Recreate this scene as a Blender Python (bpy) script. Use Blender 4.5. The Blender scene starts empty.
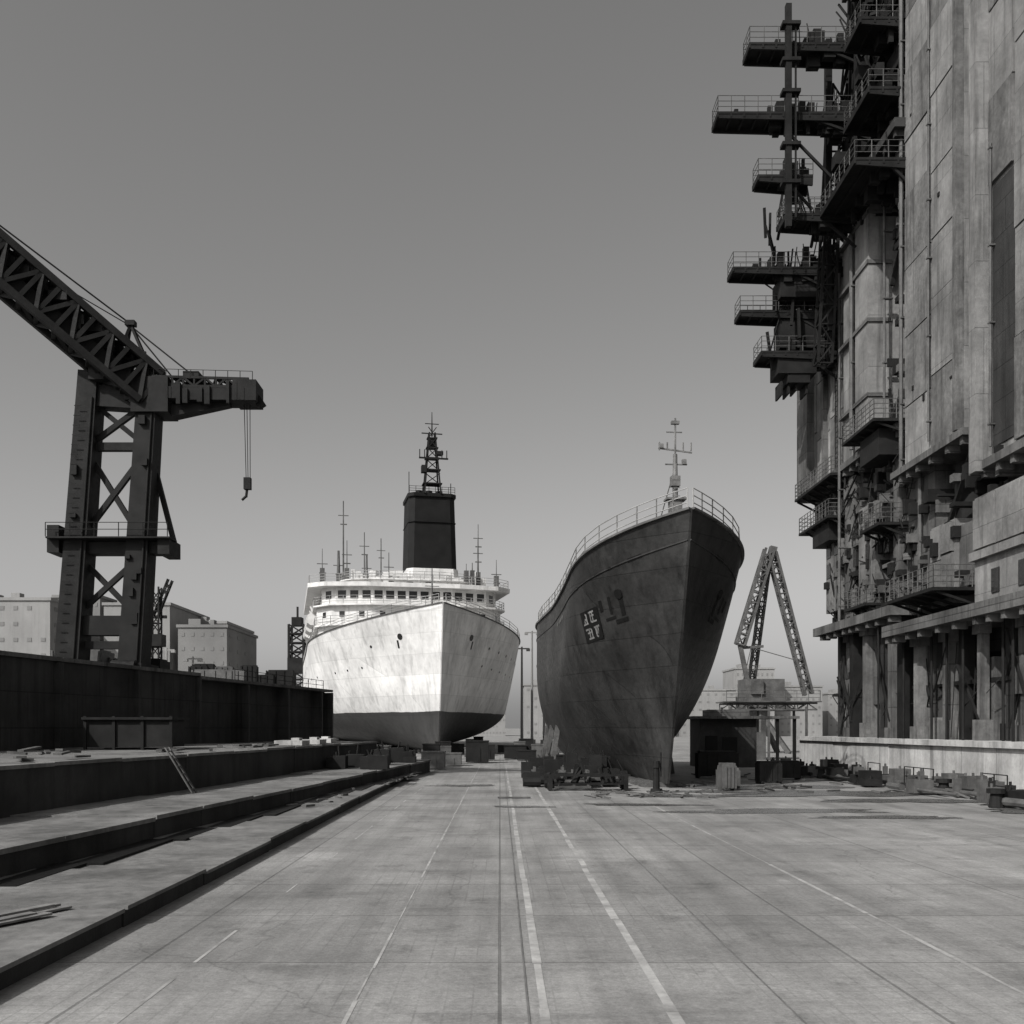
import bpy, math, random
from mathutils import Vector, Matrix
random.seed(7)
R=random.uniform
sc=bpy.context.scene
sc.view_settings.view_transform='Standard'; sc.view_settings.look='None'; sc.view_settings.exposure=0

# ---------------- materials ----------------
def mat(name, base, var=.35, scale=.6, rough=.85, bump=.25, streak=0., panel=None, fine=6., floor=False, boot=None, spec=.3, metal=0):
    m=bpy.data.materials.new(name); m.use_nodes=True
    nt=m.node_tree; N=nt.nodes; L=nt.links
    bs=N['Principled BSDF']; bs.inputs['Roughness'].default_value=rough; bs.inputs['Metallic'].default_value=metal
    bs.inputs['Specular IOR Level'].default_value=spec
    tc=N.new('ShaderNodeTexCoord'); co=tc.outputs['Object']
    def math_(op,a,b=None,clamp=False):
        n=N.new('ShaderNodeMath'); n.operation=op; n.use_clamp=clamp
        for i,v in enumerate((a,b)):
            if v is None: continue
            if isinstance(v,(int,float)): n.inputs[i].default_value=v
            else: L.new(v,n.inputs[i])
        return n.outputs[0]
    def noise(s,det=6,r=.6,vec=None,sc3=None):
        v=vec or co
        if sc3:
            mp=N.new('ShaderNodeMapping'); mp.inputs['Scale'].default_value=sc3; L.new(v,mp.inputs['Vector']); v=mp.outputs[0]
        n=N.new('ShaderNodeTexNoise'); n.inputs['Scale'].default_value=s; n.inputs['Detail'].default_value=det; n.inputs['Roughness'].default_value=r
        L.new(v,n.inputs['Vector']); return n.outputs['Fac']
    def remap(f,a,b,c,d):
        n=N.new('ShaderNodeMapRange'); L.new(f,n.inputs[0])
        for i,v in enumerate((a,b,c,d)): n.inputs[i+1].default_value=v
        return n.outputs[0]
    n1=noise(scale); n2=noise(fine,8,.7)
    f=remap(n1,.3,.7,1-var,1+var)
    f=math_('MULTIPLY',f,remap(n2,.3,.7,1-var*.5,1+var*.5))
    if streak:
        n3=noise(1.6,6,.65,sc3=(1,1,.07))
        f=math_('MULTIPLY',f,remap(n3,.5,.72,1,1-streak))
        n4=noise(.4,6,.65,sc3=(1,1,.4))
        f=math_('MULTIPLY',f,remap(n4,.35,.65,1+streak*.35,1-streak*.35))
    h=n2
    if panel:
        pw,ph,mort,dark=panel
        if floor: v=co
        else:
            sp=N.new('ShaderNodeSeparateXYZ'); L.new(co,sp.inputs[0])
            cb=N.new('ShaderNodeCombineXYZ'); L.new(math_('ADD',sp.outputs[0],sp.outputs[1]),cb.inputs[0]); L.new(sp.outputs[2],cb.inputs[1]); v=cb.outputs[0]
        bt=N.new('ShaderNodeTexBrick'); L.new(v,bt.inputs['Vector'])
        bt.inputs['Scale'].default_value=1; bt.inputs['Brick Width'].default_value=pw; bt.inputs['Row Height'].default_value=ph
        bt.inputs['Mortar Size'].default_value=mort; bt.inputs['Mortar Smooth'].default_value=.3
        bt.offset=.5 if not floor else 0.0
        bt.inputs['Color1'].default_value=(1.07,1.07,1.07,1); bt.inputs['Color2'].default_value=(.9,.9,.9,1); bt.inputs['Mortar'].default_value=(dark,)*3+(1,)
        bw=N.new('ShaderNodeRGBToBW'); L.new(bt.outputs['Color'],bw.inputs[0])
        f=math_('MULTIPLY',f,bw.outputs[0])
        h=math_('SUBTRACT',h,math_('MULTIPLY',bt.outputs['Fac'],.5))
    if floor:
        s1=noise(1.2,6,.65,sc3=(1,.06,1)); f=math_('MULTIPLY',f,remap(s1,.3,.7,.72,1.22))
        s2=noise(.12,5,.6); f=math_('MULTIPLY',f,remap(s2,.35,.65,.8,1.17))
        b2=N.new('ShaderNodeTexBrick'); L.new(co,b2.inputs['Vector']); b2.inputs['Scale'].default_value=1; b2.offset=0
        b2.inputs['Brick Width'].default_value=.3; b2.inputs['Row Height'].default_value=.3; b2.inputs['Mortar Size'].default_value=.012
        b2.inputs['Color1'].default_value=(1.06,)*3+(1,); b2.inputs['Color2'].default_value=(.94,)*3+(1,); b2.inputs['Mortar'].default_value=(.8,)*3+(1,)
        bw=N.new('ShaderNodeRGBToBW'); L.new(b2.outputs['Color'],bw.inputs[0])
        wear=remap(noise(.35,5,.7),.42,.6,0,1) # tile scoring is worn away in patches
        mxw=N.new('ShaderNodeMix'); L.new(wear,mxw.inputs[0]); mxw.inputs[2].default_value=1.0; L.new(bw.outputs[0],mxw.inputs[3])
        f=math_('MULTIPLY',f,mxw.outputs[0])
        s3=noise(.9,8,.75); f=math_('MULTIPLY',f,remap(s3,.54,.7,1,.58))
        s6=noise(.5,8,.7,sc3=(.5,1.5,1)); f=math_('MULTIPLY',f,remap(s6,.53,.7,1,.68))
        s5=noise(2.2,8,.8,sc3=(1,.5,1)); f=math_('MULTIPLY',f,remap(s5,.58,.7,1,1.3))
        s7=noise(14,4,.8); f=math_('MULTIPLY',f,remap(s7,.3,.7,.78,1.22))
        s8=noise(40,3,.8); f=math_('MULTIPLY',f,remap(s8,.3,.7,.85,1.15))
        vo=N.new('ShaderNodeTexVoronoi'); vo.feature='DISTANCE_TO_EDGE'; vo.inputs['Scale'].default_value=.1
        wv=N.new('ShaderNodeVectorMath'); wv.operation='ADD'; L.new(co,wv.inputs[0])
        nn=N.new('ShaderNodeTexNoise'); nn.inputs['Scale'].default_value=.9; nn.inputs['Detail'].default_value=7; L.new(co,nn.inputs['Vector']); 
        L.new(nn.outputs['Color'],wv.inputs[1]); L.new(wv.outputs[0],vo.inputs['Vector'])
        f=math_('MULTIPLY',f,remap(vo.outputs['Distance'],.0,.003,.75,1))
    val=math_('MULTIPLY',f,base)
    if boot:
        sp=N.new('ShaderNodeSeparateXYZ'); L.new(co,sp.inputs[0])
        zz=math_('ADD',sp.outputs[2],remap(n1,.3,.7,-.06,.06))
        k=math_('GREATER_THAN',zz,boot[0])
        vb=math_('MULTIPLY',f,boot[1])
        mx=N.new('ShaderNodeMix'); L.new(k,mx.inputs[0]); L.new(vb,mx.inputs[2]); L.new(val,mx.inputs[3]); val=mx.outputs[0]
    cb=N.new('ShaderNodeCombineColor')
    for i in range(3): L.new(math_('MULTIPLY',val,(1.0,.99,.97)[i]),cb.inputs[i])
    L.new(cb.outputs[0],bs.inputs['Base Color'])
    bp=N.new('ShaderNodeBump'); bp.inputs['Strength'].default_value=bump; bp.inputs['Distance'].default_value=.04
    L.new(h,bp.inputs['Height']); L.new(bp.outputs[0],bs.inputs['Normal'])
    L.new(remap(n2,.3,.7,max(0,rough-.12),min(1,rough+.12)),bs.inputs['Roughness'])
    return m
M={}
M['ground']=mat('ground_concrete',.2,.3,.1)
M['floor']=mat('dock_floor_concrete',.21,.2,.35,rough=.75,panel=(4.6,3.2,.025,.62),floor=True,bump=.4)
M['strip']=mat('worn_seam_strip',.28,.4,1.2,rough=.8)
M['rail']=mat('rail_steel',.12,.3,2,rough=.6)
M['wet_shade']=mat('damp_and_shade_patch',.08,.3,.6,rough=.3)  # shared by puddles and floor shade painted as dark colour
M['concl']=mat('concrete_light',.165,.36,.35,streak=.65,panel=(4.2,3.1,.02,.6),bump=.6,fine=4)
M['concl2']=mat('concrete_light_stained',.11,.42,.5,streak=.75,bump=.6,fine=4)
M['concw']=mat('concrete_pale',.34,.3,.5,streak=.5,panel=(3.4,2.6,.03,.55),bump=.4)
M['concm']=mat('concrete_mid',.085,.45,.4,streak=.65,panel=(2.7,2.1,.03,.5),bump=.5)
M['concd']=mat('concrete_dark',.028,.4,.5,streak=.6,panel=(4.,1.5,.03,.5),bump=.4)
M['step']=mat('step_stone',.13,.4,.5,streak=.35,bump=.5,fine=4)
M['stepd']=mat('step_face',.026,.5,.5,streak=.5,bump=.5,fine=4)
M['steel']=mat('dark_steel',.013,.4,1,rough=.7,bump=.1,spec=.12)
M['steel2']=mat('grey_steel',.07,.45,1,rough=.6,bump=.1)
M['railing']=mat('railing_paint',.25,.3,1,rough=.6,bump=.05)
M['white']=mat('white_paint',.54,.15,.8,rough=.5,bump=.05,streak=.25)
M['glass']=mat('window_glass',.02,.2,1,rough=.15,bump=0)
M['whull']=mat('white_hull_paint',.58,.14,.25,rough=.5,streak=.38,panel=(7,2.2,.03,.8),bump=.2,boot=(4.8,.04),fine=2)
M['dhull']=mat('dark_hull_paint',.026,.5,.3,rough=.5,streak=.5,panel=(5,1.5,.025,.6),bump=.25,fine=3,spec=.16,boot=(1.6,.03))
M['black']=mat('black_paint',.009,.3,.6,rough=.6,bump=.1,spec=.12)
M['mark']=mat('marking_paint',.14,.6,2.5,rough=.6,bump=.05)
M['far']=mat('distant_wall_hazed',.21,.15,.1,bump=0,streak=.15)  # albedo lifted to put distance haze into the colour
M['fard_haze']=mat('distant_dark_hazed',.15,.2,.1,bump=0)  # dark tone lightened too, haze painted into the colour
M['timber']=mat('timber',.07,.4,1.5,rough=.9)
M['mast']=mat('mast_paint',.11,.5,2,rough=.6)

# ---------------- builder ----------------
class B:
    def __init__(s): s.v=[]; s.f=[]
    def add(s,vs,fs):
        o=len(s.v); s.v+= [tuple(v) for v in vs]; s.f+=[tuple(i+o for i in f) for f in fs]
    def box(s,x0,x1,y0,y1,z0,z1):
        e=R(0,.004); x0-=e;x1+=e;y0-=e;y1+=e;z1+=e;z0-=e*.5
        s.add([(x0,y0,z0),(x1,y0,z0),(x1,y1,z0),(x0,y1,z0),(x0,y0,z1),(x1,y0,z1),(x1,y1,z1),(x0,y1,z1)],
              [(0,3,2,1),(4,5,6,7),(0,1,5,4),(1,2,6,5),(2,3,7,6),(3,0,4,7)])
    def prism(s,poly,z0,z1):
        n=len(poly); 
        s.add([(x,y,z0) for x,y in poly]+[(x,y,z1) for x,y in poly],
              [tuple(range(n-1,-1,-1)),tuple(range(n,2*n))]+[(i,(i+1)%n,(i+1)%n+n,i+n) for i in range(n)])
    def beam(s,p,q,w,h=None,w2=None,h2=None):
        h=h or w; w2=w2 or w; h2=h2 or (h if w2==w else w2)
        p=Vector(p);q=Vector(q); d=(q-p).normalized()
        up=Vector((0,0,1)) if abs(d.z)<.95 else Vector((0,1,0))
        a=d.cross(up).normalized(); b=a.cross(d).normalized()
        vs=[]
        for c,ww,hh in ((p,w,h),(q,w2,h2)):
            for sx,sy in ((-1,-1),(1,-1),(1,1),(-1,1)): vs.append(c+a*sx*ww/2+b*sy*hh/2)
        s.add(vs,[(0,1,2,3),(7,6,5,4),(0,4,5,1),(1,5,6,2),(2,6,7,3),(3,7,4,0)])
    def cyl(s,p,q,r,r2=None,n=8):
        r2=r if r2 is None else r2
        p=Vector(p);q=Vector(q); d=(q-p).normalized()
        up=Vector((0,0,1)) if abs(d.z)<.95 else Vector((0,1,0))
        a=d.cross(up).normalized(); b=a.cross(d).normalized()
        vs=[]
        for c,rr in ((p,r),(q,r2)):
            for i in range(n):
                t=2*math.pi*i/n; vs.append(c+a*math.cos(t)*rr+b*math.sin(t)*rr)
        s.add(vs,[tuple(range(n)),tuple(range(2*n-1,n-1,-1))]+[(i,i+n,(i+1)%n+n,(i+1)%n) for i in range(n)])
    def rail(s,pts,h=1.1,step=1.3,r=.03,n=3):
        pts=[Vector(p) for p in pts]
        for a,b in zip(pts,pts[1:]):
            L=(b-a).length; k=max(1,int(L/step))
            for i in range(k+1):
                c=a.lerp(b,i/k); s.cyl(c,c+Vector((0,0,h)),r,n=5)
            for j in range(n):
                z=Vector((0,0,h*(j+1)/n)); s.cyl(a+z,b+z,r*.8,n=5)
    def truss(s,p,q,w,h,bays,t=.12,tb=.08):
        p=Vector(p);q=Vector(q); d=(q-p).normalized()
        up=Vector((0,0,1)) if abs(d.z)<.95 else Vector((0,1,0))
        a=d.cross(up).normalized(); b=a.cross(d).normalized()
        cs=[(-1,-1),(1,-1),(1,1),(-1,1)]
        P=lambda k,c:p.lerp(q,k/bays)+a*cs[c][0]*w/2+b*cs[c][1]*h/2
        for c in range(4): s.beam(P(0,c),P(bays,c),t)
        for k in range(bays):
            for c in range(4):
                c2=(c+1)%4
                s.beam(P(k,c),P(k,c2),tb)
                s.beam(P(k,c if k%2 else c2),P(k+1,c2 if k%2 else c),tb)
    def make(s,name,m,parent=None,smooth=False,local=False):
        me=bpy.data.meshes.new(name); me.from_pydata(s.v,[],s.f); me.update()
        o=bpy.data.objects.new(name,me); sc.collection.objects.link(o); me.materials.append(m)
        if smooth:
            for p in me.polygons: p.use_smooth=True
        if parent:
            o.parent=parent
            if not local: o.matrix_parent_inverse=Matrix.Translation(-Vector(parent.location))
        return o
def empty(name,loc=(0,0,0),rz=0):
    e=bpy.data.objects.new(name,None); e.location=loc; e.rotation_euler=(0,0,rz); sc.collection.objects.link(e); return e

# ---------------- ground & floor ----------------
b=B(); b.add([(-3000,-800,-.01),(3000,-800,-.01),(3000,6000,-.01),(-3000,6000,-.01)],[(0,1,2,3)]); b.make('ground',M['ground'])
b=B(); b.add([(-40,-20,0),(30,-20,0),(30,230,0),(-40,230,0)],[(0,1,2,3)]); b.make('dock_floor',M['floor'])
b=B()
def sheet(b,x0,x1,y0,y1,z): b.add([(x0,y0,z),(x1,y0,z),(x1,y1,z),(x0,y1,z)],[(0,1,2,3)])
for x0,w in ((.42,.1),(1.75,.12),(5.9,.05),(-1.6,.04)):
    y=-10
    while y<75:
        l=R(1,6); a=R(-.02,.02); c=R(-.02,.02); sheet(b,x0+a,x0+w+c,y,y+l,.004+R(0,.001)); y+=l+R(0,.05)
y=-10
while y<60: 
    l=R(1,4); sheet(b,-3.92+R(-.02,.02),-3.88,y,y+l,.004); y+=l+R(.3,4)
b.make('painted_marking',M['strip'])
b=B()
for x in (.3,3.1): sheet(b,x-.012,x+.012,-10,110,.008)
b.make('rail_track',M['rail'])
def blob(b,cx,cy,rx,ry,z,n=60):
    vs=[]; ph=[R(0,6) for _ in range(6)]
    for i in range(n):
        t=2*math.pi*i/n; r=1+.22*math.sin(2*t+ph[0])+.15*math.sin(3*t+ph[1])+.12*math.sin(5*t+ph[2])+.08*math.sin(9*t+ph[3])+.05*math.sin(14*t+ph[4])
        vs.append((cx+rx*r*math.cos(t),cy+ry*r*math.sin(t),z))
    b.add(vs,[tuple(range(n))])
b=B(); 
for i,c in enumerate(((10,36,4.,.9),(13,33.5,2.8,.5),(5.5,39,2.,.6),(.8,38,1.2,.4),(-2,52,1.5,1),(15,46,5.5,2.2),(13,51,3.5,2.5),(17,41,3.4,1.2),(19.5,36,2,1.2),(9,44,3,1),(4.5,58,3,2))): blob(b,*c,.010+i*.0015)  # puddles, and broad dark blobs painting in the shade right of cargo_ship
b.make('puddle_and_floor_shade',M['wet_shade'])

# ---------------- left stepped dock side ----------------
e=empty('dock_steps',(-10,30,0))
def xl(p,q,y): return p[0]+(q[0]-p[0])*(y-p[1])/(q[1]-p[1])
t0p,t0q=(-12,24),(-8.7,60); t1p,t1q=(-8.95,18),(-5.2,63)
x0=lambda y:xl(t0p,t0q,y); x1=lambda y:xl(t1p,t1q,y)
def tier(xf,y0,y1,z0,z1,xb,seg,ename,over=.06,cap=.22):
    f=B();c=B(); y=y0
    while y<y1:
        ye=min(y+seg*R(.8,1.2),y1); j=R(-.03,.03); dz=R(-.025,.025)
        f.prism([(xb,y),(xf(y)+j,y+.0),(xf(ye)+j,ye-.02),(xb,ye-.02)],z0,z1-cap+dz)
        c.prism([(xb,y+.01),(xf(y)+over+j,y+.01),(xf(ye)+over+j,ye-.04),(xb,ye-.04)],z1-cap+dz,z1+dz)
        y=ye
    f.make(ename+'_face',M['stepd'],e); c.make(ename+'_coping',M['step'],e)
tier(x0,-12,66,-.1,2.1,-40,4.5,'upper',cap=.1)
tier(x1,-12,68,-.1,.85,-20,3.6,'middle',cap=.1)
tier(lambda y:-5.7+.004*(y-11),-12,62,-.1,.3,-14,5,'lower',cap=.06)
b=B()
y=-8
while y<58:
    l=R(2,5); b.box(x1(y+l/2)+.15,x1(y+l/2)+.75,y,y+l,.28,.33); y+=l+R(0,.2)
b.make('gutter_grating',M['black'],e)
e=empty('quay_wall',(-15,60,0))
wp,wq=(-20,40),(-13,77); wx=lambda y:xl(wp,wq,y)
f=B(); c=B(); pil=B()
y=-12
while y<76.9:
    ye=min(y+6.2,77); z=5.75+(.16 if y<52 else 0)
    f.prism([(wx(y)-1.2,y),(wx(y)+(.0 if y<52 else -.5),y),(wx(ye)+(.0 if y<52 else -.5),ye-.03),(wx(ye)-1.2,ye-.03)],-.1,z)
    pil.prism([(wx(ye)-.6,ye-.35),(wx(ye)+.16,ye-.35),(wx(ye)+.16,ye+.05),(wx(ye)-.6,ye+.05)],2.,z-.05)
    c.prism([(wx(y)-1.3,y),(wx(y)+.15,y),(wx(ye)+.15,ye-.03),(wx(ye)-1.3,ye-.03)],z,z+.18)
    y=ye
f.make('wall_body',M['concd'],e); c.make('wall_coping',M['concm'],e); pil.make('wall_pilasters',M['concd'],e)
b=B(); b.prism([(-600,-12),(wx(-12)-1.25,-12),(-14.25,77),(-34,90),(-44,150),(-44,320),(-600,320)],-.1,5.75); b.make('quay',M['ground'])
b=B(); b.rail([(wx(y)-.6,y,5.93) for y in range(62,78,3)],.7,1.5,.025,2); b.make('quay_railing',M['steel'])
for i in range(14):
    b=B(); y=R(54,75); x=wx(y)-R(1.8,7); w=R(.5,1.4);h=R(.4,1.5)
    b.box(x-w,x+w,y-w*.7,y+w*.7,5.85,5.85+h); b.box(x-w*.9,x+w*.9,y-w*.6,y+w*.6,5.85+h,5.95+h)
    for k in range(4): b.box(x-w+2*w*k/3-.05,x-w+2*w*k/3+.05,y-w*.7-.06,y-w*.7,5.85,5.9+h)
    b.make('storage_crate',M[random.choice(['steel','steel2','concm'])])
e=empty('equipment_frame',(-15.5,42,2.1)); b=B()
b.box(-17.3,-13.9,42,44,2.2,3.35); b.box(-17.5,-13.7,41.8,44.2,3.35,3.45)
for x in (-17.4,-16.2,-15,-13.8): b.box(x-.06,x+.06,41.9,42.0,2.1,3.5)
b.make('cabinet',M['steel'],e)
b=B()
for i in range(26):
    y=R(34,62); x=x0(y)-R(.5,2.6); l=R(.6,2.4); a=R(-.3,.3)
    p=Vector((x,y,2.14+R(0,.08))); q=p+Vector((math.sin(a)*l,math.cos(a)*l,0)); b.beam(p,q,R(.1,.3),R(.06,.1))
for i in range(10):
    y=R(26,30); x=x0(y)-R(.6,2.6); b.beam((x,y,2.15+i*.02),(x+R(-.6,.6),y+R(-1,1),2.15+i*.03),R(.1,.3),.06)
b.make('timber_planks',M['timber'])
b=B()
for i in range(4):
    y=R(46,60); x=x0(y)-R(.6,1.8); b.box(x-R(.5,.9),x+.5,y-1.2,y+.8,2.14,2.14+R(.12,.25))
    b.box(x-.2,x+.2,y-.4,y+.4,2.3,2.5)
b.make('pallet_stack',M['concw'])
b=B()
for s_ in (0,.4): b.beam((-10.15,33.0+s_,.85),(-11.15,33.3+s_,2.35),.05)
for k in range(6): 
    t=(k+.5)/6; b.beam((-10.15-1.*t,33.0+.3*t,.85+1.5*t),(-10.15-1.*t,33.4+.3*t,.85+1.5*t),.035)
b.make('leaning_ladder',M['steel2'])
b=B()
for i in range(5): 
    x=-6.9+R(-.25,.25); y=14.2+R(-.6,.6); b.beam((x-.35,y-.5,.32+i*.012),(x+.2,y+.6,.33+i*.012),.16,.03)
b.make('plank_pile',M['step'])
b=B()
for i in range(24):
    y=R(34,60); x=x1(y)+R(.3,1.4); z=.31
    s_=R(.03,.12); b.beam((x,y,z+s_*.4),(x+R(-.3,.3),y+R(-.7,.7),z+s_*.4),s_,s_*.7)
b.make('debris',M['steel2'])
b=B()
for i in range(18):
    y=R(52,66); x=x1(y)-R(0,3); z=.86; h=R(.2,.9)
    b.box(x-R(.2,.6),x+.4,y-.5,y+.5,z,z+h); b.cyl((x,y,z+h),(x+R(-.2,.2),y,z+h+R(.2,.6)),.05)
b.make('dock_machinery',M['steel'])

# ---------------- ships ----------------
def hullfn(L,Bm,zk,deck,rake,Le0,Le1,n0,n1,wb,taper=.5,hollow=0):
    def P(u,w,side,off=0):
        s0=rake*(1-w)**1.1
        s=s0+(u**1.7)*(L-s0)
        zd=deck(s); z=zk+w*(zd-zk)
        Le=Le1+(Le0-Le1)*w**.8; n=n1+(n0-n1)*w
        x=min(1,(s-s0)/Le); f=(1-(1-x)**n)*(max(x,1e-6)**(hollow*(1-w)**1.1))
        sec=math.sqrt(max(0,1-(1-min(1,(w+.004)/wb))**2))
        fa=max(0,(s/L-.7)/.3); f*=1-taper*fa*fa
        return Vector((side*(Bm*f*sec+.06),s,z))
    def NP(u,w,side):
        p=P(u,w,side); a=P(min(1,u+.004),w,side)-p; c=P(u,min(1,w+.01),side)-P(u,w-.01,side)
        n=a.cross(c).normalized()
        if n.x*side<0: n=-n
        return p,n,a.normalized(),c.normalized()
    return P,NP
def build_hull(P,m,parent,nu=70,nw=34,deckw=.93):
    for side,nm in ((-1,'hull_starboard'),(1,'hull_port')):
        b=B(); vs=[P(i/nu,j/nw,side) for i in range(nu+1) for j in range(nw+1)]
        fs=[]
        for i in range(nu):
            for j in range(nw):
                a=i*(nw+1)+j; q=(a,a+1,a+nw+2,a+nw+1)
                fs.append(q if side<0 else q[::-1])
        b.add(vs,fs); b.make(nm,m,parent,smooth=True,local=True)
    b=B()
    for i in range(nu):
        l0,l1=P(i/nu,deckw,-1),P((i+1)/nu,deckw,-1); r0,r1=P(i/nu,deckw,1),P((i+1)/nu,deckw,1)
        b.add([l0,r0,r1,l1],[(0,1,2,3)])
    for j in range(nw): 
        for (i,fl) in ((0,0),(nu,1)):
            l0,l1=P(i/nu,j/nw,-1),P(i/nu,(j+1)/nw,-1); r0,r1=P(i/nu,j/nw,1),P(i/nu,(j+1)/nw,1)
            b.add([l0,r0,r1,l1],[(0,1,2,3)])
    b.make('deck_and_transom',m,parent,local=True)
    b=B()
    for side in (-1,1):
        for i in range(nu):
            b.beam(P(i/nu,1,side),P((i+1)/nu,1,side),.24,.1)
    b.make('cap_rail',M['steel2'],parent,local=True)
def ufor(P,s,w):
    lo,hi=0,1
    for _ in range(30):
        m_=(lo+hi)/2
        if P(m_,w,1).y<s: lo=m_
        else: hi=m_
    return lo
def patch(b,NP,P,s,w,ds,dz,side,off=.03):
    u=ufor(P,s,w); p,n,a,c=NP(u,w,side); p=p+n*off
    b.add([p-a*ds/2-c*dz/2,p+a*ds/2-c*dz/2,p+a*ds/2+c*dz/2,p-a*ds/2+c*dz/2],[(0,1,2,3)])
def disc(b,NP,P,s,w,r,side,off=.03):
    u=ufor(P,s,w); p,n,a,c=NP(u,w,side); b.cyl(p-n*.05,p+n*off,r,n=10)

# dark ship
e=empty('cargo_ship',(8.7,45.5,0),math.radians(4))
deck=lambda s: 10.3+2.7*max(0,1-s/17)**1.6
P,NP=hullfn(34,4.3,.2,deck,4.4,8.0,16,2.4,2.1,.68,.45,.8)
build_hull(P,M['dhull'],e)
b=B()
for side in (-1,1):
    pts=[P(ufor(P,s,1),1,side)*1 for s in [0.15,.6,1.2,2,3,4.2,5.6,7.2,9,11,13.5,16,19,23,27,31]]
    for p in pts: p.x-=side*.12
    b.rail(pts,1.0,1.2,.032,3)
b.make('bow_railing',M['railing'],e,local=True)
b=B()
for (s_,w,ds,dz) in [(4.3,.76,.3,1.2),(4.7,.70,.9,.22),(5.0,.77,.2,.9),(5.3,.72,.8,.15),(5.6,.78,.25,.6),(4.5,.9,1.4,.1),(2.6,.9,.9,.18),(7.6,.9,1.3,.16),(11,.9,1.2,.2)]:
    patch(b,NP,P,s_,w,ds,dz,-1,.02); patch(b,NP,P,s_,w,ds,dz,1,.02)
patch(b,NP,P,6.85,.722,1.7,1.7,-1,.018)
for sd in (-1,1): disc(b,NP,P,4.2,.8,.26,sd,.06)
b.make('hawse_openings',M['black'],e,local=True)
b=B() # white grille-like marks on a dark panel
def stroke(s_,w,ds,dz): patch(b,NP,P,s_,w,ds,dz,-1,.035)
for ci,s_ in enumerate((6.5,7.25)):
    for row,w0 in ((0,.755),(1,.69)):
        stroke(s_,w0+.021,.5,.1); stroke(s_,w0-.02,.5,.09)
        if (ci+row)%2: stroke(s_,w0,.45,.1); stroke(s_+.1,w0+.008,.1,.4)
        else: stroke(s_,w0+.006,.34,.09)
        stroke(s_-.2 if ci%2 else s_+.18,w0,.1,.52); stroke(s_,w0,.09,.55)
b.make('name_lettering',M['mark'],e,local=True)
b=B()
for s_ in (11.5,12.1,12.7,13.4): patch(b,NP,P,s_,.86,.28,.22,-1)
b.make('hull_scuff_plates',M['mark'],e,local=True)
b=B()
for side in (-1,1):
    for i in range(60):
        b.beam(P(i/60,.9,side),P((i+1)/60,.9,side),.08,.06)
b.make('rubbing_strake',M['dhull'],e,local=True)
b=B()
b.prism([(-2.2,16),(2.2,16),(2.7,17.5),(2.7,28),(-2.7,28),(-2.7,17.5)],9.4,10.8)
b.make('deckhouse',M['white'],e,local=True)
b=B()
b.cyl((-1.2,3.5,12.3),(1.2,3.5,12.3),.35); b.box(-.5,.5,3,4.2,11.6,12.7)
for x in (-2.5,-2,2.,2.5): b.cyl((x,6,10.6),(x,6,11.8),.18)
b.make('windlass',M['steel'],e,local=True)
b=B(); mx,my=0.3,4.2
b.cyl((mx,my,11),(mx,my,16.6),.2,.11,10); b.cyl((mx,my,16.6),(mx,my,18.4),.05)
b.box(mx-.3,mx+.3,my-.25,my+.25,13.6,14.3); b.box(mx-.5,mx+.5,my-.35,my+.35,14.3,14.4); b.box(mx-.22,mx+.22,my-.2,my+.2,15,15.5)
b.beam((mx-.85,my,16.9),(mx+.85,my,16.7),.07); b.beam((mx-.5,my,16.1),(mx+.6,my,16.1),.06); b.beam((mx-.45,my,17.7),(mx+.35,my,17.7),.05)
b.box(mx-.8,mx-.6,my-.1,my+.1,16.9,17.1); b.box(mx+.35,mx+.55,my-.1,my+.1,16.1,16.35)
for k in range(8): b.beam((mx-.2,my-.2,12.5+k*.4),(mx+.2,my-.2,12.5+k*.4),.03)
for dx in (-.8,-.4,.4,.8): b.cyl((mx+dx,my,16.8),(mx+dx,my,17.2),.04)
b.box(mx-.2,mx+.2,my-.1,my+.1,18.1,18.25)
b.beam((mx,my,16),(mx-1,my+2.5,11),.04); b.beam((mx,my,16),(mx+1,my+2.5,11),.04)
b.make('foremast',M['mast'],e,local=True)
b=B()
for s_ in range(0,28,2):
    b.box(-.9,.9,5.2+s_,6.4+s_,0.02,.22); b.box(-1.1,1.1,5.1+s_,6.5+s_,.01,.14)
for s_ in range(20,34,3):
    for sd in (-1,1):
        p=P(ufor(P,s_,.3),.3,sd); b.beam((p.x*1.1,s_,.0),(p.x*.97,s_,p.z-.05),.3)
b.make('keel_blocks',M['timber'],e,local=True)

# white ship
e=empty('passenger_ship',(-6.0,105,0),math.radians(12))
deckw=lambda s: 13.2+3.0*max(0,1-s/34)**1.6
P,NP=hullfn(112,13.4,.5,deckw,3.0,25,34,2.0,1.8,.38,.35,.3)
build_hull(P,M['whull'],e,90,34)
b=B()
for sd in (-1,1):
    for row,w in ((0,.8),(1,.66)):
        s_=9
        while s_<85:
            if R(0,1)<.75: disc(b,NP,P,s_,w,.14 if row else .18,sd,.02)
            s_+=2.6+ (4 if R(0,1)<.2 else 0)
    disc(b,NP,P,5,.83,.36,sd,.05); patch(b,NP,P,5.5,.78,.25,.9,sd)
b.make('portholes',M['glass'],e,local=True)
b=B()
for sd in (-1,1):
    pts=[P(ufor(P,s,1),1,sd) for s in [.3,1.5,3,5,8,12,16,20,26,34,44,56,70,90]]
    b.rail(pts,1.0,2.4,.04,3)
b.make('deck_railing',M['railing'],e,local=True)
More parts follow.
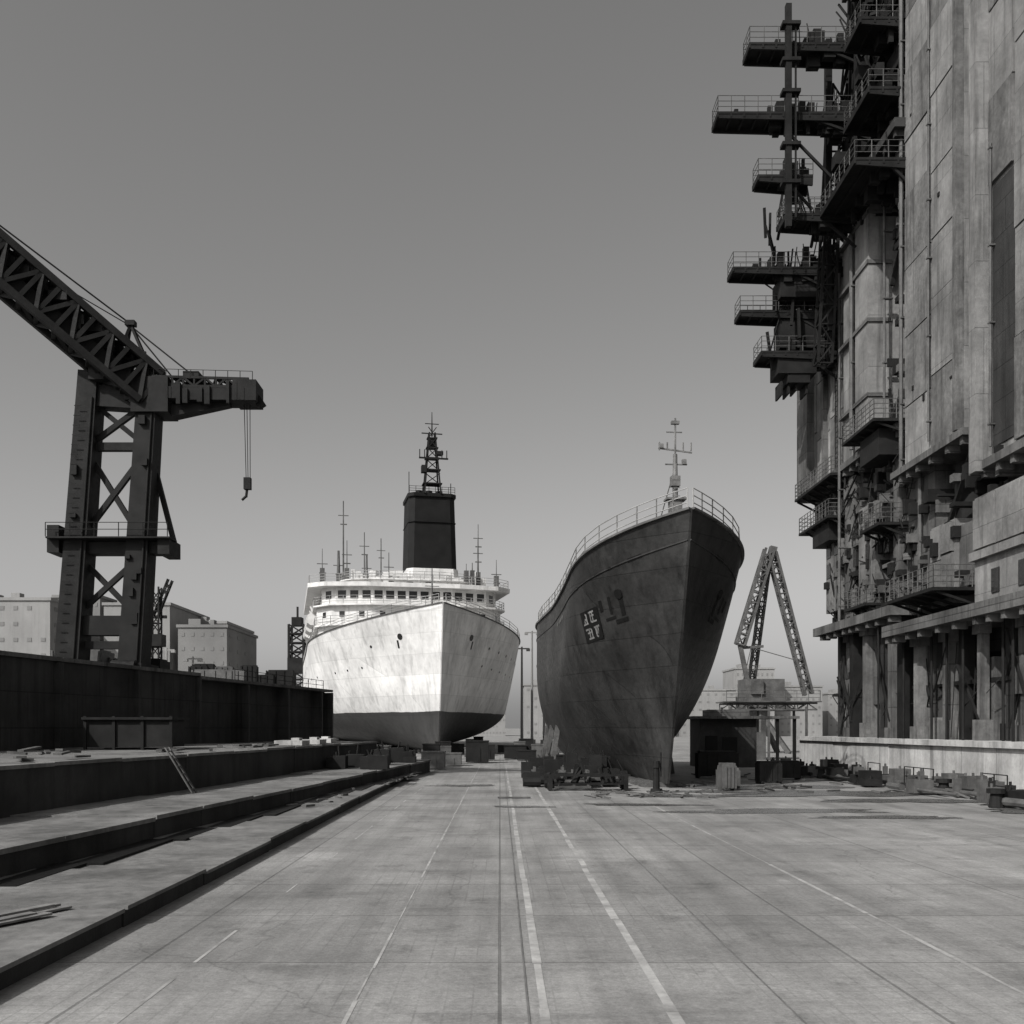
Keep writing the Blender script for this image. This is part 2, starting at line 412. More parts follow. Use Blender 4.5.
def house(b,hb,y0,y1,z0,z1,nose=3.,cx=0):
    b.prism([(cx-hb*.45,y0-nose),(cx+hb*.45,y0-nose),(cx+hb*.85,y0-nose*.4),(cx+hb,y0+nose*.6),(cx+hb,y1),(cx-hb,y1),(cx-hb,y0+nose*.6),(cx-hb*.85,y0-nose*.4)],z0,z1)
def frontpts(hb,y0,nose):
    return [(-hb,y0+nose*.6),(-hb*.85,y0-nose*.4),(-hb*.45,y0-nose),(hb*.45,y0-nose),(hb*.85,y0-nose*.4),(hb,y0+nose*.6)]
b=B()
house(b,12.0,26,90,12.2,16.0); house(b,12.5,25.4,88,16.0,16.2)
house(b,12.2,26.6,86,16.2,18.6); house(b,12.7,25.9,86,18.6,18.8)
house(b,11.6,27.4,60,18.8,21.2,2); house(b,13.4,26.6,60,21.2,21.75,2)
house(b,8.5,31,58,21.75,22.7,2); house(b,9,30.6,58,22.7,22.85,2)
b.make('superstructure',M['white'],e,local=True)
b=B()
def winrow(hb,y0,nose,z0,z1,pitch,ww,back=None):
    pts=frontpts(hb,y0,nose)
    if back: pts=[(-hb,back)]+pts+[(hb,back)]
    for p,q in zip(pts,pts[1:]):
        p=Vector((*p,0));q=Vector((*q,0)); L=(q-p).length; k=int(L/pitch); d=(q-p).normalized(); n=Vector((d.y,-d.x,0))
        for i in range(k):
            c=p.lerp(q,(i+.5)/k)
            o=n*.03; a=c-d*ww/2+o; g=c+d*ww/2+o
            b.add([(a.x,a.y,z0),(g.x,g.y,z0),(g.x,g.y,z1),(a.x,a.y,z1)],[(0,1,2,3)])
winrow(11.6,27.4,2,19.7,20.75,1.35,1.05,55); winrow(12.2,26.6,3,17.2,17.9,2.4,.7,80)
winrow(8.5,31,2,22,22.5,2,.9)
b.make('windows',M['glass'],e,local=True)
b=B()
for hb,y0,z in ((12.5,25.6,16.2),(12.6,26.1,18.8),(13.2,26.8,21.75),(8.8,30.8,22.85)):
    pts=[(x,y,z) for x,y in frontpts(hb,y0,3 if hb>12.3 and z<20 else 2)]+[(hb,56,z)]
    pts=[(-hb,56,z)]+pts; b.rail(pts,1.05,1.6,.04,3)
b.make('superstructure_railing',M['railing'],e,local=True)
b=B(); fx=4.4
def rbox(b,cx,w0,w1,y0,y1,z0,z1,lean=0):
    c=.8
    def ring(w,l0,l1,z): return [(cx-w+c,l0,z),(cx+w-c,l0,z),(cx+w,l0+c,z),(cx+w,l1-c,z),(cx+w-c,l1,z),(cx-w+c,l1,z),(cx-w,l1-c,z),(cx-w,l0+c,z)]
    vs=ring(w0,y0,y1,z0)+ring(w1,y0+lean,y1-lean*.3,z1)
    b.add(vs,[tuple(range(7,-1,-1)),tuple(range(8,16))]+[(i,(i+1)%8,(i+1)%8+8,i+8) for i in range(8)])
rbox(b,fx,3.55,3.3,38,46,25.8,36.2,.5); rbox(b,fx,3.5,3.5,38.2,45.9,36.2,36.7)
for dx in (-1.5,0,1.5): b.cyl((fx+dx,42,36.5),(fx+dx,42,37.8),.5)
for z in (32.5,): rbox(b,fx,3.62-.02*(z-25),3.62-.02*(z-25),38.1,46.05,z,z+.1)
b.make('funnel',M['black'],e,local=True)
b=B(); rbox(b,fx,3.9,3.7,37.6,46.3,22.8,25.8,.1); b.box(fx-9,fx+7,34,36,22.85,24); b.box(fx-6.5,fx-4.5,36,39,24,25.1)
b.cyl((fx+6,37,22.8),(fx+6,37,25.3),.8,.5,10); b.cyl((fx-8.5,37,22.8),(fx-8.5,37,25),.7,.7,10)
for i in range(24):
    x=R(-9,9); y=R(29,34); b.box(x-R(.2,.5),x+R(.2,.5),y-.3,y+.3,21.8,22.9+R(0,1.3))
b.make('funnel_base',M['white'],e,local=True)
b=B(); fy=39
for sx,sy in ((-.9,-.7),(.9,-.7),(.9,.9),(-.9,.9)): b.beam((fx+sx*1.3,fy+sy*1.3,36.6),(fx+sx*.45,fy+sy*.45,45.5),.2)
for z in (38,40,41.7,43.2,44.6): 
    w=1.5-.088*(z-36.6)*1.1; b.box(fx-w,fx+w,fy-w*.7,fy+w*.7,z,z+.15)
    b.beam((fx-w*.8,fy-.5,z),(fx+w*.8,fy-.5,z+1.6),.11); b.beam((fx+w*.8,fy-.5,z),(fx-w*.8,fy-.5,z+1.6),.11)
b.cyl((fx,fy,45),(fx,fy,48.5),.12,.05); b.beam((fx-1.5,fy,45.4),(fx+1.5,fy,45.4),.14); b.beam((fx-2.0,fy-1,41.6),(fx+2.2,fy-1,41.6),.25,.2)
b.beam((fx-1.,fy,46.8),(fx+1.,fy,46.8),.1); b.box(fx-.4,fx+.4,fy-.4,fy+.4,43.6,44.4); b.box(fx+.6,fx+1.5,fy-1,fy,42.2,42.7); b.box(fx-1.6,fx-.9,fy-1,fy,39.6,40.6)
for dx in (-1.9,2.0,-1.2,1.3): b.cyl((fx+dx,fy-1,41.6),(fx+dx,fy-1,42.8),.07)
b.beam((fx-3.2,fy+1,36.5),(fx-3.2,fy+1,40),.1); b.beam((fx+2.9,fy+1,36.5),(fx+2.9,fy+1,38.6),.1)
b.rail([(fx-3.3,fy-.3,36.7),(fx+3.3,fy-.3,36.7)],1,.9,.04)
b.make('radar_mast',M['steel'],e,local=True)
b=B()
for x,y,h,r in ((-8.5,34,34,.14),(-7.9,36,29,.1),(-5.2,40,31,.12),(-4.8,41,28,.25),(-2.4,33,27,.1),(10.2,34,29.5,.16),(9.2,33,26,.12),(12,30,26,.08),(8,31,25.5,.08),(-11.5,29,26.5,.07),(-1,60,34,.15),(10.6,36,32,.1),(-9.2,33,27,.3)):
    b.cyl((x,y,21.7),(x,y,h),r,r*.5); b.beam((x-.7,y,h-2),(x+.7,y,h-2),.1); b.beam((x-.4,y,h-3.2),(x+.5,y,h-3.2),.14)
    b.box(x-.3,x+.3,y-.3,y+.3,21.8,21.8+R(1.5,3.5))
b.cyl((0,8,14),(0,8,21),.14,.06); b.beam((-.8,8,19),(.8,8,19),.08)
b.make('antenna_masts',M['steel2'],e,local=True)
b=B()
for sd in (-1,1):
    for k in range(5):
        y=34+k*10; x=sd*12.6
        b.cyl((x,y,17.8),(x,y+3.5,17.7),.9,1.0,10); b.cyl((x,y+3.5,17.7),(x,y+7,17.8),1.0,.6,10)
        for yy in (y+1,y+6): b.beam((x-sd*.9,yy,16.4),(x+sd*.3,yy,19.6),.2)
b.make('lifeboats',M['white'],e,local=True)
b=B()
for i in range(18):
    x=R(-7,7); y=R(9,22); h=R(.4,1.6); b.box(x-R(.2,.7),x+R(.2,.7),y-.4,y+.4,12.9,13.7+h)
b.make('foredeck_gear',M['white'],e,local=True)
b=B()
for s_ in range(0,100,4):
    b.box(-1,1,4+s_,5.6+s_,0.02,.55)
    if s_>14:
        for sd in (-1,1):
            b.box(sd*5-.8,sd*5+.8,4+s_,5.4+s_,0.02,1.0)
b.make('keel_blocks',M['timber'],e,local=True)

# ---------------- portal crane (left) ----------------
e=empty('portal_crane',(-20.5,52,5.8)); b=B()
Y=52
b.beam((-22.3,Y,5.8),(-21.2,Y,21.4),1.25,1.5,1.0,1.2); b.beam((-19.05,Y,5.8),(-18.15,Y,20.6),1.2,1.5,1.0,1.2)
b.beam((-17.1,Y+.6,12.6),(-18.2,Y+.3,17.2),.24)
for x in (-22.35,-19.05): 
    b.box(x-.85,x+.85,Y-1.3,Y+1.3,5.85,6.3); b.cyl((x-.6,Y-1.35,6.1),(x+.6,Y-1.35,6.1),.35)
b.beam((-22.9,Y,12.3),(-16.9,Y,12.3),.9,.6); b.beam((-23.1,Y-.6,12.7),(-16.8,Y-.6,12.7),1.2,.08)
b.box(-23.2,-22.6,Y-.8,Y+.8,12,13.4); b.box(-17.5,-16.9,Y-.9,Y+.9,11.9,12.7)
b.beam((-22,Y,8.3),(-19,Y,8.3),.8,1.0); b.beam((-21.5,Y,7.3),(-19.2,Y,7.3),.4)
b.beam((-21.5,Y,17.6),(-18.4,Y,17.6),.4); b.beam((-21.3,Y,20.2),(-18.2,Y,20.0),.9,1.1)
def lx(z): return -22.3+1.1*(z-5.8)/15.6
def rx(z): return -19.05+.9*(z-5.8)/14.8
for z0_,z1_ in ((8.8,11.9),(12.8,17.4),(17.6,20)):
    b.beam((lx(z0_),Y,z0_),(rx(z1_),Y,z1_),.26); b.beam((rx(z0_),Y+.05,z0_),(lx(z1_),Y+.05,z1_),.26)
for i in range(10):
    z=R(7,19); x=random.choice([lx(z),rx(z)])+R(-.4,.4); b.box(x-R(.06,.18),x+R(.06,.18),Y-.85,Y-.6,z,z+R(.2,.6))
for fn in (lx,rx): b.cyl((fn(6.4)+.4,Y-.82,6.4),(fn(20)+.35,Y-.66,20),.05)
b.make('portal_legs',M['steel'],e)
b=B()
p=Vector((-18.2,Y,20.5)); q=Vector((-37,Y-9,36.1))
b.truss(p,q,1.5,1.9,26,.34,.22)
b.beam(p+Vector((0,0,-.5)),q+Vector((0,0,-.5)),1.1,.7)
d=(q-p)
for k in range(70):
    c=p+d*(k/70)+Vector((R(-.3,.3),R(-.85,0),R(-.6,.9))); b.box(c.x-R(.2,.6),c.x+R(.2,.5),c.y,c.y+.4,c.z-R(.1,.5),c.z+R(.1,.45))
b.rail([p+d*t+Vector((0,-.7,1.0)) for t in (0.1,.25,.5,.75,1)],.6,1.6,.03,1)
b.beam(p+d*.06+Vector((0,.8,.1)),p+d*.9+Vector((0,.8,.1)),.1,1.3)
b.box(-19.3,-12.9,Y-.7,Y+.7,19.85,20.6); b.box(-18.9,-17,Y-.85,Y+.85,19.2,21.0); b.box(-13.7,-12.5,Y-.8,Y+.8,19.8,20.85)
b.truss((-18.5,Y,20.85),(-12.9,Y,20.7),1.3,.45,10,.12,.09); b.beam((-17,Y,19.4),(-14,Y,19.8),.8,.6,.5,.2)
b.beam((-12.8,Y,20.4),(-12.35,Y,19.7),.4); b.box(-16.3,-15.5,Y-.6,Y+.6,21.0,21.35)
for i in range(14):
    x=R(-18.5,-12.8); w=R(.05,.16); b.box(x-w,x+w,Y-.82,Y-.6,19.9-R(0,.3),20.3+R(0,.6))
b.rail([(-18.4,Y-.7,21),(-12.7,Y-.7,20.85)],.45,.6,.02,1)
for dx,dy in ((-1.2,-.6),(1.3,-.6),(1.1,.6),(-1,.6)): b.beam((-19.0+dx,Y+dy,20.8),(-19.2,Y,24.0),.14)
b.beam((-19.9,Y-.3,22.4),(-18.3,Y-.3,22.4),.12); b.beam((-19.7,Y-.3,22.4),(-18.0,Y-.3,21),.1); b.box(-19.45,-18.95,Y-.2,Y+.2,23.9,24.15)
b.cyl((-19.2,Y,24.0),(-25.5,Y-2.8,28.4),.045); b.cyl((-19.2,Y,23.9),(-24,Y-2.2,26.3),.03); b.cyl((-19.2,Y,23.9),(-15.8,Y,21.2),.04); b.cyl((-19.2,Y,23.9),(-17,Y,21.2),.04)
b.box(-21,-19.4,Y-1,Y+1,20.8,22.0)
b.make('boom',M['steel'],e)
b=B()
for dx in (0,.14,.3): b.cyl((-13.3+dx,Y,19.8),(-13.2+dx*.7,Y,15.9),.02)
b.box(-13.3,-12.95,Y-.15,Y+.15,15.4,16); b.cyl((-13.15,Y,15.45),(-13.2,Y,15.0),.07); b.cyl((-13.2,Y,15.05),(-13.42,Y,14.85),.07)
b.make('hook_block',M['steel'],e)
b=B(); b.rail([(-23.1,Y-1.2,12.75),(-16.9,Y-1.2,12.75)],.7,1.2,.025,2)
for z in range(12,40):
    zz=z*.5; b.beam((lx(zz)-.45,Y-.85,zz),(lx(zz)-.1,Y-.85,zz),.035)
b.make('walkway_railing',M['steel'],e)

# ---------------- harbour crane (right, distant) ----------------
e=empty('harbor_crane',(31.5,120,0)); b=B(); Y=120
b.truss((28.8,Y,13),(32.3,Y,24.4),1.0,1.0,9,.28,.15); b.truss((32.6,Y,24),(37.0,Y,7),.9,.9,14,.26,.14)
b.truss((32.4,Y+1,23.5),(30.6,Y+2,8),.7,.7,12,.2,.12)
b.beam((28.8,Y,13),(30,Y,7),.5); b.beam((32.3,Y,24.4),(33.1,Y,24.2),.9)
b.box(29,33.6,Y-2,Y+2,5.5,8.8); b.box(29.6,31,Y-2.4,Y-2,7,8.6); b.cyl((31,Y,2),(31,Y,5.5),1.2)
for x in (28.3,34): 
    for y in (Y-2.5,Y+2.5): b.beam((x,y,0),(31,Y,5.2),.5)
b.cyl((29,Y,13),(36,Y,11),.05); b.cyl((32.9,Y,24),(29.2,Y,8.8),.05); b.beam((29,Y,12.6),(31.6,Y,12.8),.3)
b.make('lattice_jib',M['steel2'],e)

# ---------------- tower (right) ----------------
e=empty('dockyard_tower',(26,56,2.4))
cl=B();cl2=B();cm=B();cd=B();st=B();rl=B();pipe=B();gl=B()
FE=70.3
def plates(xf,ya,yb,za,zb,cols,rh):
    w=(yb-ya)/cols
    for c_ in range(cols):
        z=za
        while z<zb-.2:
            ze=min(zb,z+rh*R(.85,1.15)); o=R(0,.09)
            (cl2 if R(0,1)<.4 else cl).box(xf-.12-o,xf+.05,ya+c_*w+.035,ya+(c_+1)*w-.035,z+.03,ze-.04); z=ze
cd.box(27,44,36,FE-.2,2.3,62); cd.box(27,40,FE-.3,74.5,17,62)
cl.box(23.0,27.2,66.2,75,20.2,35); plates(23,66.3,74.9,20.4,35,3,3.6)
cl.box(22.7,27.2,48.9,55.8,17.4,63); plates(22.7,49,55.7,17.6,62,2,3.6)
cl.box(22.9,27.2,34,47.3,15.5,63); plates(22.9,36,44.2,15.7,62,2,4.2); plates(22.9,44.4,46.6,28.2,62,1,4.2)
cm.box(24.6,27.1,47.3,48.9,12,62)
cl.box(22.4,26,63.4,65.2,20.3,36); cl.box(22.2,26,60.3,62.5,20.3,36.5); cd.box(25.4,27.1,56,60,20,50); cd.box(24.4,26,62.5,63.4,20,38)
for z in (23,27.5,31,34): cm.box(22.1,23.6,60.2,65.3,z,z+.22)
cm.box(22.3,23,72.6,75.1,20.3,33.2); cm.box(22.5,23.,69.6,70,20.3,35.2)
cd.box(22.84,23.3,44.4,46.3,16,28); cl.box(22.2,23.2,46.7,47.35,15,63); cl2.box(22.3,23,48.9,49.3,17.6,63)
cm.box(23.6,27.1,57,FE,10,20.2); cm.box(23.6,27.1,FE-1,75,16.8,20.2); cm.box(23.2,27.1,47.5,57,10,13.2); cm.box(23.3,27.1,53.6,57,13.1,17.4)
cd.box(25,27.1,48,54,13,17.4); st.cyl((24.4,51.5,13.3),(24.4,51.5,16.6),.9,n=14); st.beam((23.3,49.2,17),(23.3,52,13.4),.2)
cl.box(22.6,27,41,47.6,8.2,13.9); plates(22.6,41.2,47.5,11.4,13.8,3,2.4); cl.box(22.3,26,36,41.1,8.2,15.6); cl.box(22.35,23,42.8,47.7,10.9,11.3); cl.box(23.0,26,50.5,53.3,9.3,13.6); plates(23.0,50.6,53.2,9.8,13.5,2,2)
cm.box(22.9,23.7,57.4,58.2,10,19); cl2.box(22.75,23.7,60.6,63.4,10,16.8); cm.box(22.95,23.7,65,66.6,10,19.4); cl2.box(22.9,23.7,67.4,70.2,11,15.8)
for z in (12.6,16.9): cm.box(23.1,23.8,57,FE,z,z+.25)
for (x0_,ya,yb,z,t,m_) in ((22,56.5,FE,9.4,.55,cm),(21.6,40,56.6,8.1,.6,cm),(22.4,56.6,75.3,19.9,.4,cm),(22.2,48,56.9,17.1,.35,cm),(21.9,55.5,65.5,36.4,.5,cd),(22.5,40.,48,15.1,.4,cm)):
    m_.box(x0_,27,ya,yb,z,z+t)
    y=ya+.3
    while y<yb-.3:
        m_.box(x0_+.15,x0_+.8,y,y+.3,z-.35,z); y+=R(1,2.2)
for y in (58.6,61.4,64,67.6,69): 
    for z in (13.4,14.8): 
        if R(0,1)<.8: gl.box(22.7 if 60.6<y<63.4 else 22.86,23.75,y+.2,y+R(.7,1.1),z,z+1.0)
for k in (0,1,3): gl.box(22.54,22.62,41.6+k*1.2+R(0,.2),42.3+k*1.2,9.2,10.3)
y=37.5; i=0
while y<FE:
    top=8.2 if y<56.5 else 9.5; w=R(.18,.42); m_=(cm,cd,cl2,st)[i%4]; x=23+R(-.2,.5)
    m_.box(x,x+w*2,y-w,y+w,2.4,top); 
    if i%2==0: m_.box(x-.15,x+w*2+.2,y-w-.15,y+w+.15,2.4,3+R(0,.5)); m_.box(x-.15,x+w*2,y-w-.2,y+w+.2,top-.7,top)
    if i%3==0: st.beam((x,y,3.4),(x,y+R(1.5,2.6),R(6,7.8)),.12)
    if R(0,1)<.6: st.cyl((x-.3,y+1.,2.4),(x-.3,y+1.,top-.1),.07)
    if R(0,1)<.5: cm.box(x+.2,x+.6,y,y+2,5+R(-.6,.6),6.2)
    y+=R(1.3,2.6); i+=1
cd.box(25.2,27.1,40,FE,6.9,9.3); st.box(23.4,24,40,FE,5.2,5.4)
for i in range(60):
    y=R(40,FE-1); (cm,st,cl2)[i%3].box(R(23.2,24.5),25.5,y-R(.1,.6),y+R(.1,.5),2.4,R(2.9,6.4))
for i in range(50):
    y=R(42,FE); st.beam((23.2+R(-.6,.6),y,R(2.4,5)),(23.2,y+R(-1.5,1.5),R(4,8)),R(.03,.1))
pl=B(); y=20
while y<FE:
    ye=y+R(3,4.4); pl.box(22+R(-.03,.03),27.5,y,ye-.04,0,2.1+R(-.02,.02)); pl.box(21.8,27.5,y,ye-.04,2.12,2.4); y=ye
pl.box(27.4,70,10,76,-.05,2.3)
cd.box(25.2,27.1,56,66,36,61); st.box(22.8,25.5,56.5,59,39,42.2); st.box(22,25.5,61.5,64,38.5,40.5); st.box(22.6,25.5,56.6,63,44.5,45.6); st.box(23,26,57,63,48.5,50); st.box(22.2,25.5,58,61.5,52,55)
for y in (56.4,58.3,60,63.5,65.6): st.beam((23.3+R(-1,.5),y,36.5),(23.3,y,61),R(.25,.5))
for z in (40.8,43,47,51,56): st.beam((22.7,56.1,z),(22.7,66,z),.3); st.beam((24.4,56.1,z+.6),(24.4,66,z+.6),.3)
for i in range(80): st.beam((R(21.4,24.5),R(56.2,65),R(36.5,50)),(R(21.4,24.5),R(56.2,65),R(37,56)),R(.05,.18))
for i in range(70): 
    x=R(21.2,25);y=R(56.3,64);z=R(37,52);w=R(.1,.5); st.box(x-w,x+w,y-w,y+w,z,z+R(.2,1.1))
def platform(x0_,x1_,ya,yb,z,brace=True,dens=10):
    st.box(x0_,x1_,ya,yb,z,z+.14)
    for yy in (ya+.1,yb-.1): st.beam((x0_+.1,yy,z-.12),(x1_,yy,z-.25),.14,.24,.14,.5)
    n=int((x1_-x0_)/.8)
    for i in range(n): st.box(x0_+i*.8,x0_+i*.8+.1,ya,yb,z-.18,z)
    if brace: 
        st.beam((x0_+(x1_-x0_)*.55,ya+.2,z-.2),(x1_,ya+.2,z-1.9),.14)
    rl.rail([(x1_,ya+.05,z+.14),(x0_+.05,ya+.05,z+.14),(x0_+.05,yb-.05,z+.14),(x1_,yb-.05,z+.14)],1.0,.8,.026,3)
    for i in range(dens):
        t=R(0,1)**.6; x=x0_+.8+(x1_-x0_-1)*t; y=R(ya+.3,yb-.3); h=R(.2,1.4)*(.4+t); w=R(.06,.25); st.box(x-w,x+w,y-w,y+w,z+.1,z+.2+h)
        if R(0,1)<.7: x=x0_+.8+(x1_-x0_-1)*R(.3,1); st.box(x-w*1.5,x+w*1.5,y-w,y+w,z-R(.3,1.1),z)
        if R(0,1)<.4: x=x0_+.8+(x1_-x0_-1)*R(.3,1); st.beam((x,y,z),(x+R(-.5,.5),y,z+R(.8,2)),.05)
platform(15.2,24,61,62.7,44.7,dens=26); platform(13.3,24,61.2,62.9,40.6,dens=30); platform(15.8,19.2,61.3,62.7,36.8,dens=8); platform(17.6,22,61.6,63.4,34.6,dens=14)
platform(15.5,23.2,66.6,68.3,33.6,dens=30); platform(16.2,23.2,67.6,69.2,31.1,dens=20); platform(17.6,23.2,67.4,69.6,28.3,dens=26)
platform(18.6,23,65.6,67.4,36.6,dens=18); platform(19.5,24,57,60,48.5,dens=20); platform(18.5,24,58,62,54,dens=10)
platform(19.7,23.5,55.6,61.6,34.6,dens=30); platform(20.6,24,56,60,38.8,dens=20); platform(20.3,24,56.4,59,43,dens=14)
st.box(18.8,21.5,67,69,31.9,33.3); st.box(19,22,67.8,69.4,28.8,30.7); st.box(18.8,21.4,67.6,69.6,27.0,28.2); st.box(19.5,21,67.7,69.4,26.4,27)
for dx in (-.2,.3,.8,1.5): st.box(19.3+dx,19.42+dx,68,69.4,R(25.4,26),26.6)
for i in range(50): 
    x=R(18,22.6); z=R(27,38); st.beam((x,R(67,69),z),(x+R(-.6,.6),R(67,69),z+R(.6,3)),R(.05,.18))
st.beam((17.5,60.7,33.4),(17.5,60.7,46.9),.34); st.beam((17.95,60.7,34),(17.95,60.7,45.6),.1); st.beam((17.7,60.8,39),(20.8,60.8,35.8),.14)
for z in (36,38.3,41.5,43.4,45.6): st.box(17.1,18.2,60.45,61.1,z,z+.2)
st.beam((21,64,36),(21,64,47),.4); st.beam((21.6,65.5,29),(21.4,65.5,44),.3); st.truss((21.3,66,27),(21.6,64,44),.9,.9,14,.15,.09)
def balc(x0_,ya,yb,z,x1_=23.6):
    st.box(x0_,x1_,ya,yb,z,z+.16); rl.rail([(x1_,ya,z+.16),(x0_+.05,ya,z+.16),(x0_+.05,yb,z+.16),(x1_,yb,z+.16)],1.1,.6,.03,4)
    y=ya+.2
    while y<yb: st.beam((x0_+.2,y,z),(x1_,y,z-.8),.12); y+=1.3
balc(21.0,56.3,61.5,20.3); balc(21.8,66,74,19.7); balc(21.8,66.5,73,17.0); balc(21.0,48.6,54.6,9.7); balc(22,60.2,64,10.4); balc(21.6,57,60,14.6)
st.box(21.6,23,57,60,18.6,20.1); st.box(22.2,23.5,67.5,71,15.7,17)
for (x,y,z0_,z1_,r) in ((22.1,62.9,20.5,36,.14),(22.4,66,10,33,.1),(24.4,57.6,20,38,.2),(22.9,59.6,20,36,.08),(22.5,56.1,17,60,.12),(24.2,48.3,9,60,.1),(22.65,46.2,16,30,.07),(23.3,69.5,10,20,.12),(23.1,55,9,17,.12),(22.4,52.3,18,60,.06),(22.5,40.2,16,60,.08)):
    pipe.cyl((x,y,z0_),(x,y,z1_),r,n=8)
    z=z0_+1
    while z<z1_: pipe.box(x-.08,x+.5,y-r-.04,y+r+.04,z,z+.07); z+=R(3,5)
for (x,y,z0_,z1_) in ((22.7,67.2,20.5,35),):
    st.beam((x,y,z0_),(x,y,z1_),.06); st.beam((x,y+.5,z0_),(x,y+.5,z1_),.06)
    z=z0_
    while z<z1_: st.beam((x,y,z),(x,y+.5,z),.04); z+=.35
for i in range(300):
    y=R(40,FE) if i%3 else R(56,66); z=R(9.5,20) if R(0,1)<.75 else R(20,38); w=R(.05,.35); h=R(.1,.8); 
    if y<56 and z>16: continue
    (st if R(0,1)<.65 else cm).box(22.7+R(-.2,.5),24.3,y-w,y+w,z,z+h)
for i in range(90):
    y=R(56,FE); z=R(10,19); st.beam((22.9+R(-.5,.3),y,z),(22.9,y+R(-2,2),z+R(-1.5,2)),R(.03,.1))
for i in range(14):
    y=random.choice([R(36.5,43.5),R(49.2,55.4)]); z=R(18,44); st.box(22.5,22.9,y-.1,y+.1,z,z+R(.1,.4))
for i in range(18):
    y=R(56.3,60); z=R(20,34); st.beam((23+R(0,1.4),y,z),(23+R(0,1.4),y+R(-.6,.6),z+R(1,5)),R(.08,.3))
cl.make('concrete_slabs',M['concl'],e); cl2.make('concrete_panels',M['concl2'],e); cm.make('concrete_storeys',M['concm'],e); cd.make('recessed_core',M['concd'],e)
st.make('steel_platforms',M['steel'],e); rl.make('railings',M['steel2'],e); pipe.make('pipes',M['steel2'],e); gl.make('window_openings',M['glass'],e)
pl.make('dock_side_wall',M['concw'])
b=B(); 
for i,(x,z) in enumerate(((20.9,.14),(20.1,.09))): b.box(x,22.1,25,FE,-.02,z)
b.make('kerb',M['concw'])
for i in range(5):
    b=B(); y=38+i*7+R(-1,1); x=R(18.5,20)
    b.cyl((x,y,.02),(x,y,.55),.28,.2,12); b.cyl((x,y,.55),(x,y,.72),.34,.34,12); b.make('mooring_bollard',M['steel'])
b=B(); c=B()
for i in range(150):
    y=R(36,70); x=R(18.6,21.8); w=R(.1,.45); h=R(.1,.9); t=b if i%2 else c
    if R(0,1)<.4: t.cyl((x,y,.25),(x+R(-.3,.3),y+R(1,5),.25),R(.05,.16))
    elif R(0,1)<.8: t.box(x-w,x+w,y-w,y+w,.1,.1+h); t.cyl((x,y,.1+h),(x,y,.25+h),.06)
    else: t.beam((x,y,.12),(x+R(-.8,.8),y+R(-1.5,1.5),.15+h*.3),.08)
for y,l,xx in ((41,2.2,20.8),(47.3,3.4,20.5),(55,1.8,20.9)):
    c.rail([(xx,y,.1),(xx,y+l,.1)],.95,1.1,.03,2)
b.make('pipe_scrap',M['steel2']); c.make('steel_scrap',M['steel'])
b=B()
for y in (37,38.2): b.beam((20.2,y,.1),(21.6,y,1.6),.09); b.beam((21.6,y,1.6),(22,y,.1),.09)
b.beam((21.6,37,1.6),(21.6,38.2,1.6),.08); b.beam((20.9,37,.85),(20.9,38.2,.85),.07); b.make('sawhorse',M['steel2'])
e=empty('work_shed',(17,78,0)); b=B()
b.box(15.2,19.5,76,80,0,3.7); b.make('walls',M['stepd'],e)
b=B(); b.prism([(14.6,75.4),(22.6,75.4),(22.6,80.6),(14.6,80.6)],3.7,3.9); b.box(16,19,76.2,79,3.9,4.4); b.make('roof',M['concm'],e)
b=B(); b.box(16.9,18,75.9,76,0,2.3); b.box(15.6,16.5,75.9,76,1.3,2.4)
for x in (21,22.3): b.box(x-.1,x+.1,75.6,75.8,0,3.7)
b.make('openings',M['black'],e)
e=empty('site_gantry',(25,95,0)); b=B()
for x in (21.5,25,28.5):
    for y in (93,97): b.beam((x,y,0),(x,y,5),.2)
b.truss((21.3,95,5),(29.5,95,5),4,.6,9,.14,.08); b.box(21,29.8,92.6,97.4,5.4,5.5); b.rail([(21,92.7,5.5),(29.7,92.7,5.5)],1,1,.03)
b.box(23,25,94,96,0,2.6); b.make('frame',M['steel2'],e)
def pallet(x,y,z,n,mn):
    b=B()
    for i in range(n):
        for k in range(4): b.box(x-.9,x+.9,y-.6+k*.33,y-.45+k*.33,z+i*.3,z+i*.3+.12)
        for k in (-.8,0,.7): b.box(x+k,x+k+.12,y-.6,y+.6,z+i*.3+.12,z+i*.3+.28)
    b.make('timber_pallet',M[mn])
pallet(3.6,50,0.02,3,'timber'); pallet(5.2,51.5,0.02,2,'timber'); pallet(2.6,54,.02,3,'steel2')
b=B()
for i in range(26):
    x=R(1.6,6.2); y=R(49,62); h=R(.2,1.3); w=R(.12,.45)
    b.box(x-w,x+w,y-w,y+w,.3,.3+h); b.cyl((x-w,y-w,.28),(x+w,y-w,.28),.24); b.beam((x,y,.3+h),(x+R(-.5,.5),y,.6+h+R(0,.5)),.05)
b.make('winch_machinery',M['steel'])
b=B()
for x in (2.4,6): 
    for y in (47.6,48.6): b.box(x-.1,x+.1,y-.1,y+.1,.02,.8)
b.box(2.2,6.2,47.5,47.6,.7,.8); b.box(2.2,6.2,48.55,48.65,.7,.8); b.box(2.3,6.1,47.6,48.6,.3,.36)
for i in range(12): x=R(2.4,6); b.beam((x,R(47.6,48.5),.36),(x+R(-.4,.4),R(47.6,48.5),R(.5,1.3)),R(.05,.2))
b.make('steel_trestle',M['steel'])
